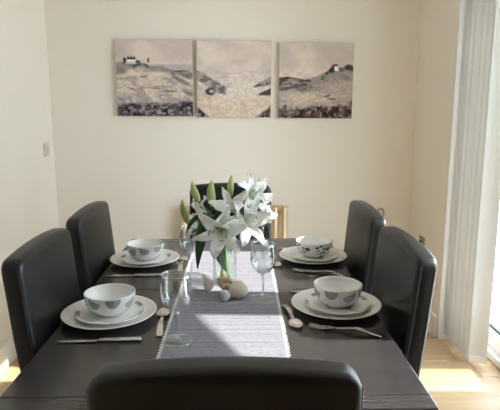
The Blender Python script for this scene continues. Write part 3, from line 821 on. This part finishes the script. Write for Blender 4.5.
put(s0, us, (-0.236, 1.93), (-0.238, 2.12), 'steel spoon between the far left plate and the runner')
put(s0, us, (0.131, 1.580), (0.156, 1.392), 'steel spoon between the near right plate and the runner')
put(s0, us, (0.131, 2.165), (0.137, 1.975), 'steel spoon between the far right plate and the runner')
put(k0, uk, (-0.268, 1.330), (-0.494, 1.322), 'steel knife in front of the near left plate')
put(k0, uk, (-0.290, 1.884), (-0.506, 1.880), 'steel knife in front of the far left plate')
put(k0, uk, (0.385, 1.708), (0.160, 1.700), 'steel knife lying just beyond the near right plate')
put(k0, uk, (0.385, 2.258), (0.160, 2.256), 'steel knife lying just beyond the far right plate')
put(f0, uf, (0.376, 1.345), (0.190, 1.415), 'steel fork in front of the near right plate')
put(f0, uf, (0.380, 1.866), (0.192, 1.942), 'steel fork in front of the far right plate')

# ------------------------------------------------------------ wine glasses
def glass_parts():
    bowl_out = [(0.0055, 0.082), (0.012, 0.0855), (0.022, 0.0925), (0.032, 0.104), (0.0385, 0.119), (0.0412, 0.136), (0.0408, 0.152), (0.0385, 0.170), (0.0368, 0.1835)]
    bowl_in = [(r - 0.0012 - (0.004 if i == 0 else 0), z + (0.004 if i < 3 else 0.0)) for i, (r, z) in enumerate(bowl_out)]
    pb = [(0, 0.082)] + bowl_out + [(0.0362, 0.1842)] + list(reversed(bowl_in)) + [(0, 0.087)]
    stem = [(0, 0.0815), (0.0055, 0.0815), (0.0042, 0.072), (0.0036, 0.055), (0.0038, 0.03), (0.0048, 0.015), (0.008, 0.0085), (0.0, 0.0085)]
    foot = [(0.0, 0.0012), (0.034, 0.0), (0.0385, 0.0006), (0.0392, 0.0018), (0.038, 0.0028), (0.022, 0.0044), (0.008, 0.008), (0, 0.0083)]
    return pb, stem, foot
t = thing('wine_glass', 'g', 'glass', group='clear stemmed wine glasses')
pb, ps, pf = glass_parts()
obj('bowl', lathe(pb, 48), M['glass'], t, True); obj('stem', lathe(ps, 24), M['glass_solid'], t, True); obj('foot', lathe(pf, 48), M['glass_foot'], t, True)
def ring(R_, z, r_):
    b_ = bmesh.new(); tube(b_, [(R_ * math.cos(2 * PI * i / 48), R_ * math.sin(2 * PI * i / 48), z) for i in range(48)], r_, 6, closed=True); return b_
obj('rim', ring(0.0365, 0.1843, 0.0009), M['glass_solid'], t, True); obj('foot_edge', ring(0.0392, 0.0018, 0.0011), M['glass_solid'], t, True)
for i, (x, y, lab) in enumerate([(-0.172, 1.318, 'empty wine glass in front, beside the near left spoon'), (0.066, 1.628, 'empty wine glass right of the pebbles on the runner edge'),
                                 (-0.186, 1.872, 'empty wine glass left of the vase under a drooping leaf'), (0.092, 2.315, 'empty wine glass behind the lilies at the far end of the runner')]):
    o = t if i == 0 else copy_tree(t)
    place(o, (x, y, RZ), 0, lab)

# ------------------------------------------------------------ vase and water
VX, VY = -0.062, 1.80
vs = thing('vase', 'clear glass cylinder vase holding white lilies', 'vase', (VX, VY, RZ))
VR, VH = 0.043, 0.175
obj('glass_body', lathe([(0, 0), (VR - 0.003, 0), (VR, 0.003), (VR, VH - 0.001), (VR - 0.0012, VH), (VR - 0.0028, VH - 0.001), (VR - 0.0028, 0.012), (VR - 0.006, 0.009), (0, 0.009)], 56), M['vase'], vs, True)
obj('water', lathe([(0, 0.0095), (VR - 0.0065, 0.0095), (VR - 0.0032, 0.013), (VR - 0.0032, 0.105), (0, 0.105)], 48), M['water'], vs, True)

# ------------------------------------------------------------ lilies
def petal_mesh(L, Wd, a0, a1, twist=0.0, seed=0, ruffle=0.008):
    """petal growing from the origin along +z and out along +x, curling back"""
    rs = random.Random(seed); ph = rs.random() * 6
    ns_, nw = 16, 8; bm = bmesh.new(); r, h = 0.004, 0.0; grid = []
    for i in range(ns_ + 1):
        s = i / ns_; ang = a0 + (a1 - a0) * s ** 1.3
        if i: r += L / ns_ * math.sin(ang); h += L / ns_ * math.cos(ang)
        w = Wd * (math.sin(PI * min(max(0.10 + 0.88 * s ** 0.9, 0), 1)) ** 0.75) if s < 0.995 else 0.0008
        nrm = Vector((-math.cos(ang), 0, math.sin(ang)))
        row_ = []
        for k in range(nw + 1):
            c = -1 + 2 * k / nw
            cup = 0.22 * w * (c * c) * (1 - 0.6 * s) + 0.0018 * math.exp(-(c * 4) ** 2) * (-1)
            ruf = ruffle * abs(c) ** 2 * math.sin(s * 17 + ph + (1.5 if c > 0 else 0)) * s
            y_ = c * w; a_t = twist * s
            p = Vector((r, y_ * math.cos(a_t), h)) + nrm * (cup + ruf + y_ * math.sin(a_t))
            row_.append(bm.verts.new(p))
        grid.append(row_)
    # give thickness
    fr = []
    for i in range(ns_):
        for k in range(nw): fr.append(bm.faces.new((grid[i][k], grid[i][k + 1], grid[i + 1][k + 1], grid[i + 1][k])))
    bm.normal_update()
    bmesh.ops.solidify(bm, geom=fr, thickness=0.0009)
    bmesh.ops.recalc_face_normals(bm, faces=bm.faces)
    return bm

def frame_from(d, spin):
    d = Vector(d).normalized(); q = d.to_track_quat('Z', 'Y')
    return (q.to_matrix() @ Matrix.Rotation(spin, 3, 'Z')).to_euler()

def make_blossom(root, centre, facing, size, spin, seed, openness=1.0):
    """centre is the throat; the blossom's base sits behind it"""
    d = Vector(facing).normalized()
    base = Vector(centre) - d * 0.035 * size / 0.085
    k = size / 0.085
    rs = random.Random(seed)
    b_ = bmesh.new(); tube(b_, [(0, 0, -0.012 * k), (0, 0, 0.0), (0, 0, 0.012 * k)], [0.004 * k, 0.0065 * k, 0.004 * k], 10)
    bl = obj('blossom', b_, M['filament'], root, True, loc=base, rot=frame_from(facing, spin))
    for j in range(6):
        inner = j % 2 == 0
        m = petal_mesh((0.118 if inner else 0.120) * k * rs.uniform(0.95, 1.05), (0.0235 if inner else 0.0165) * k, math.radians(12 + 6 * rs.random()), math.radians((96 if inner else 106) * openness + rs.uniform(-12, 12)), rs.uniform(-0.25, 0.25), seed * 10 + j)
        p = obj('petal', m, M['petal'], bl, True, rot=(0, 0, j * PI / 3 + rs.uniform(-0.08, 0.08)))
        if not inner: p.location = (0, 0, -0.003 * k)
    for j in range(6):
        a_ = j * PI / 3 + 0.4; b_ = bmesh.new()
        tip = Vector((math.cos(a_) * 0.022 * k, math.sin(a_) * 0.022 * k, 0.070 * k))
        tube(b_, bez((0, 0, 0), (math.cos(a_) * 0.004, math.sin(a_) * 0.004, 0.045 * k), tip, 6), 0.0009, 5)
        obj('filament', b_, M['filament'], bl, True)
        if rs.random() < 0.4:
            b_ = bmesh.new(); t_ = Vector((-math.sin(a_), math.cos(a_), 0)); tube(b_, [tip - t_ * 0.006 * k, tip, tip + t_ * 0.006 * k], [0.0008, 0.0018, 0.0008], 6); obj('anther', b_, M['anther'], bl, True)
    b_ = bmesh.new(); tube(b_, bez((0, 0, 0), (0.002, 0, 0.05 * k), (0.006 * k, 0, 0.086 * k), 6), [0.0016] * 6 + [0.0035], 6); obj('pistil', b_, M['filament'], bl, True)
    return base

def make_bud(root, base, tip, rad):
    base, tip = Vector(base), Vector(tip); n = 14; pts = []; rr = []
    d = tip - base; side = d.cross(Vector((0, 1, 0))).normalized()
    for i in range(n + 1):
        s = i / n; pts.append(base + d * s + side * 0.004 * math.sin(PI * s)); rr.append(max(0.0012, rad * (math.sin(PI * (0.06 + 0.90 * s ** 0.85)) ** 0.8)))
    b_ = bmesh.new(); tube(b_, pts, rr, 12)
    # three shallow furrows
    for v in b_.verts:
        s = max(0, min(1, (v.co - base).dot(d) / d.length_squared)); ax = base + d * s + side * 0.004 * math.sin(PI * s); r_ = v.co - ax
        if r_.length > 1e-5:
            an = math.atan2(r_.dot(side), r_.dot(d.normalized().cross(side))); v.co = ax + r_ * (1 - 0.13 * max(0, math.cos(3 * an)) ** 4)
    return obj('bud', b_, M['bud'], root, True)

def make_leaf(root, pts, wid, up=(0, -1, 0.3), fold=0.25):
    P_ = [Vector(p) for p in pts]; path = bez(P_[0], P_[1], P_[2], 14, P_[3] if len(P_) > 3 else None)
    b_ = bmesh.new(); nw = 4; g = []
    for i, p in enumerate(path):
        t = (path[min(i + 1, 14)] - path[max(i - 1, 0)]).normalized()
        s = Vector(up).cross(t)
        if s.length < 1e-4: s = t.orthogonal()
        s.normalize(); nn = t.cross(s)
        u_ = i / 14; w = wid * max(0.05, math.sin(PI * (0.08 + 0.90 * u_ ** 0.8)) ** 0.9)
        g.append([b_.verts.new(p + s * w * c + nn * fold * w * abs(c)) for c in (-1, -0.5, 0, 0.5, 1)])
    fr = [b_.faces.new((g[i][k], g[i][k + 1], g[i + 1][k + 1], g[i + 1][k])) for i in range(14) for k in range(4)]
    b_.normal_update(); bmesh.ops.solidify(b_, geom=fr, thickness=0.0008); bmesh.ops.recalc_face_normals(b_, faces=b_.faces)
    return obj('leaf', b_, M['leaf'], root, True)

def make_lily(label, foot, blossoms, buds, leaves, mid=None):
    root = thing('lily', label, 'lily', (0, 0, 0), 0, 'white lilies in the vase')
    # all coordinates below are in the room; shift so the empty sits at the stem foot
    fz = Vector((VX + foot[0], VY + foot[1], RZ + 0.0115)); root.location = fz
    S = lambda p: tuple(Vector(p) - fz)
    neck = Vector((VX + 0.35 * (-foot[0]), VY + 0.35 * (-foot[1]), RZ + VH + 0.005))
    if mid: neck = Vector(mid)
    b_ = bmesh.new(); lo = bez((0, 0, 0), S((neck + fz) / 2 + Vector((0.002, 0, 0))), S(neck), 6); first = True
    ends = []
    for k, (c, f, size, spin, seed, op) in enumerate(blossoms):
        base = make_blossom(root, S(c), f, size, spin, seed, op); ends.append((base, -Vector(f).normalized(), size))
    for (bs, tp, r_) in buds:
        make_bud(root, S(bs), S(tp), r_); ends.append((Vector(S(bs)), (Vector(bs) - Vector(tp)).normalized(), 0.06))
    tube(b_, lo, 0.0034, 8)
    st = Vector(S(neck))
    for e, dirv, sz in ends:
        ctrl = e + dirv * 0.04; L_ = (e - st).length
        tube(b_, bez(st, st + Vector((0, 0, L_ * 0.45)), e, 10, None) if False else bez(st, st + Vector((0, 0, L_ * 0.4)), ctrl, 12, e + dirv * 0.004), [0.0032 - 0.0012 * i / 12 for i in range(13)], 8)
    obj('stem', b_, M['stem'], root, True)
    for (pts, w, up) in leaves:
        make_leaf(root, [S(p) for p in pts], w, up)
    return root

make_lily('lily stem with the large open blossom facing front over the vase rim', (0.010, -0.014),
          [((-0.070, 1.700, 0.958), (-0.05, -1, 0.05), 0.086, 0.30, 1, 1.0)], [],
          [([(-0.064, 1.775, 0.93), (-0.085, 1.76, 0.90), (-0.075, 1.765, 0.84), (-0.055, 1.775, 0.80)], 0.020, (0, -1, 0.1))])
make_lily('lily stem with a side facing blossom right of centre', (0.016, 0.006),
          [((0.014, 1.745, 0.985), (0.40, -0.85, 0.15), 0.092, 0.1, 2, 0.98)], [],
          [([(-0.030, 1.79, 0.965), (-0.005, 1.73, 1.00), (-0.005, 1.71, 1.02), (0.005, 1.70, 1.045)], 0.014, (0, -1, 0.2)),
           ([(-0.03, 1.78, 0.94), (0.00, 1.74, 0.93), (0.015, 1.72, 0.925), (0.02, 1.71, 0.945)], 0.013, (0, -1, 0.3))])
make_lily('tall lily stem with the highest blossom at the upper right', (0.012, 0.016),
          [((0.034, 1.800, 1.066), (0.55, -0.55, 0.45), 0.078, 0.5, 3, 0.95), ((0.058, 1.85, 1.03), (0.85, -0.30, 0.30), 0.074, 0.2, 6, 0.95)], [((-0.038, 1.815, 1.058), (-0.035, 1.835, 1.130), 0.0115)],
          [([(0.005, 1.81, 1.02), (0.03, 1.79, 1.05), (0.06, 1.78, 1.06), (0.075, 1.775, 1.035)], 0.010, (0, -1, 0.6))])
make_lily('lily stem with an open blossom below the tallest middle bud', (-0.010, -0.004),
          [((-0.036, 1.750, 1.020), (0.05, -0.80, 0.62), 0.078, 0.9, 4, 0.98)], [((-0.100, 1.775, 1.028), (-0.103, 1.785, 1.118), 0.0150)],
          [([(-0.07, 1.78, 0.98), (-0.05, 1.74, 1.00), (-0.045, 1.72, 0.985), (-0.035, 1.71, 0.97)], 0.014, (0, -1, 0.2)), ([(-0.06, 1.79, 0.95), (-0.05, 1.76, 1.00), (-0.03, 1.745, 1.01), (-0.005, 1.735, 0.975)], 0.020, (0, -1, 0.2)), ([(-0.07, 1.79, 0.95), (-0.085, 1.76, 0.99), (-0.10, 1.75, 1.01), (-0.095, 1.745, 1.03)], 0.018, (0, -1, 0.2))])
make_lily('lily stem leaning left with two green buds and a drooping leaf', (-0.016, 0.006),
          [((-0.135, 1.820, 0.985), (-0.75, -0.45, 0.25), 0.070, 0.2, 5, 0.95)],
          [((-0.150, 1.840, 1.035), (-0.176, 1.850, 1.105), 0.0135), ((-0.186, 1.800, 0.962), (-0.207, 1.800, 1.050), 0.0125)],
          [([(-0.080, 1.765, 0.965), (-0.115, 1.69, 1.045), (-0.140, 1.69, 0.95), (-0.148, 1.69, 0.838)], 0.0245, (0, -1, 0.15)),
           ([(-0.105, 1.77, 0.975), (-0.145, 1.75, 1.02), (-0.175, 1.75, 0.99), (-0.192, 1.75, 0.935)], 0.0095, (0, -1, 0.5)),
           ([(-0.075, 1.76, 0.95), (-0.10, 1.72, 1.02), (-0.118, 1.71, 0.985), (-0.122, 1.71, 0.93)], 0.020, (0, -1, 0.2)),
           ([(-0.10, 1.80, 0.96), (-0.12, 1.77, 1.01), (-0.13, 1.75, 1.01), (-0.15, 1.74, 0.98)], 0.012, (0, -1, 0.5))])

# ------------------------------------------------------------ pebbles
def pebble(name, loc, rad, sq, mat, label, seed, rough=0.08, sub=3, rot=(0, 0, 0), nd=9, pw_=3, smooth_=True):
    b_ = bmesh.new(); bmesh.ops.create_icosphere(b_, subdivisions=sub, radius=1.0)
    rs = random.Random(seed); ds = [(Vector((rs.gauss(0, 1), rs.gauss(0, 1), rs.gauss(0, 1))).normalized(), rs.uniform(-1, 1)) for _ in range(nd)]
    Rm = Euler(rot).to_matrix()
    for v in b_.verts:
        n = v.co.normalized(); k = 1 + rough * sum(a_ * max(0, n.dot(d)) ** pw_ for d, a_ in ds)
        v.co = Rm @ Vector((n.x * k * rad * sq[0], n.y * k * rad * sq[1], n.z * k * rad * sq[2]))
    zmin = min(v.co.z for v in b_.verts)
    for v in b_.verts: v.co.z -= zmin
    o = obj(name, b_, mat, None, smooth_, loc=(loc[0], loc[1], RZ + 0.0002)); o['label'] = label; o['category'] = 'stone'; o['group'] = 'pebbles in front of the vase'
    return o
pebble('pebble', (-0.012, 1.634), 0.0305, (1.0, 0.95, 0.98), M['stone_cream'], 'large round cream pebble, biggest beside the vase', 1, 0.05)
pebble('pebble', (-0.056, 1.612), 0.0165, (1.0, 1.0, 1.1), M['stone_blue'], 'small pale blue pebble in front of the vase', 2, 0.05)
pebble('rock', (-0.114, 1.700), 0.024, (0.75, 0.9, 1.05), M['stone_white'], 'jagged white stone left of the vase foot', 3, 0.40, 2, (0.2, -0.45, 0.3), 14, 4, False)
pebble('coral', (-0.056, 1.690), 0.022, (1.05, 0.75, 1.15), M['stone_tan'], 'knobbly tan coral stone against the vase', 9, 0.45, 4, (0, 0, 0), 46, 22)
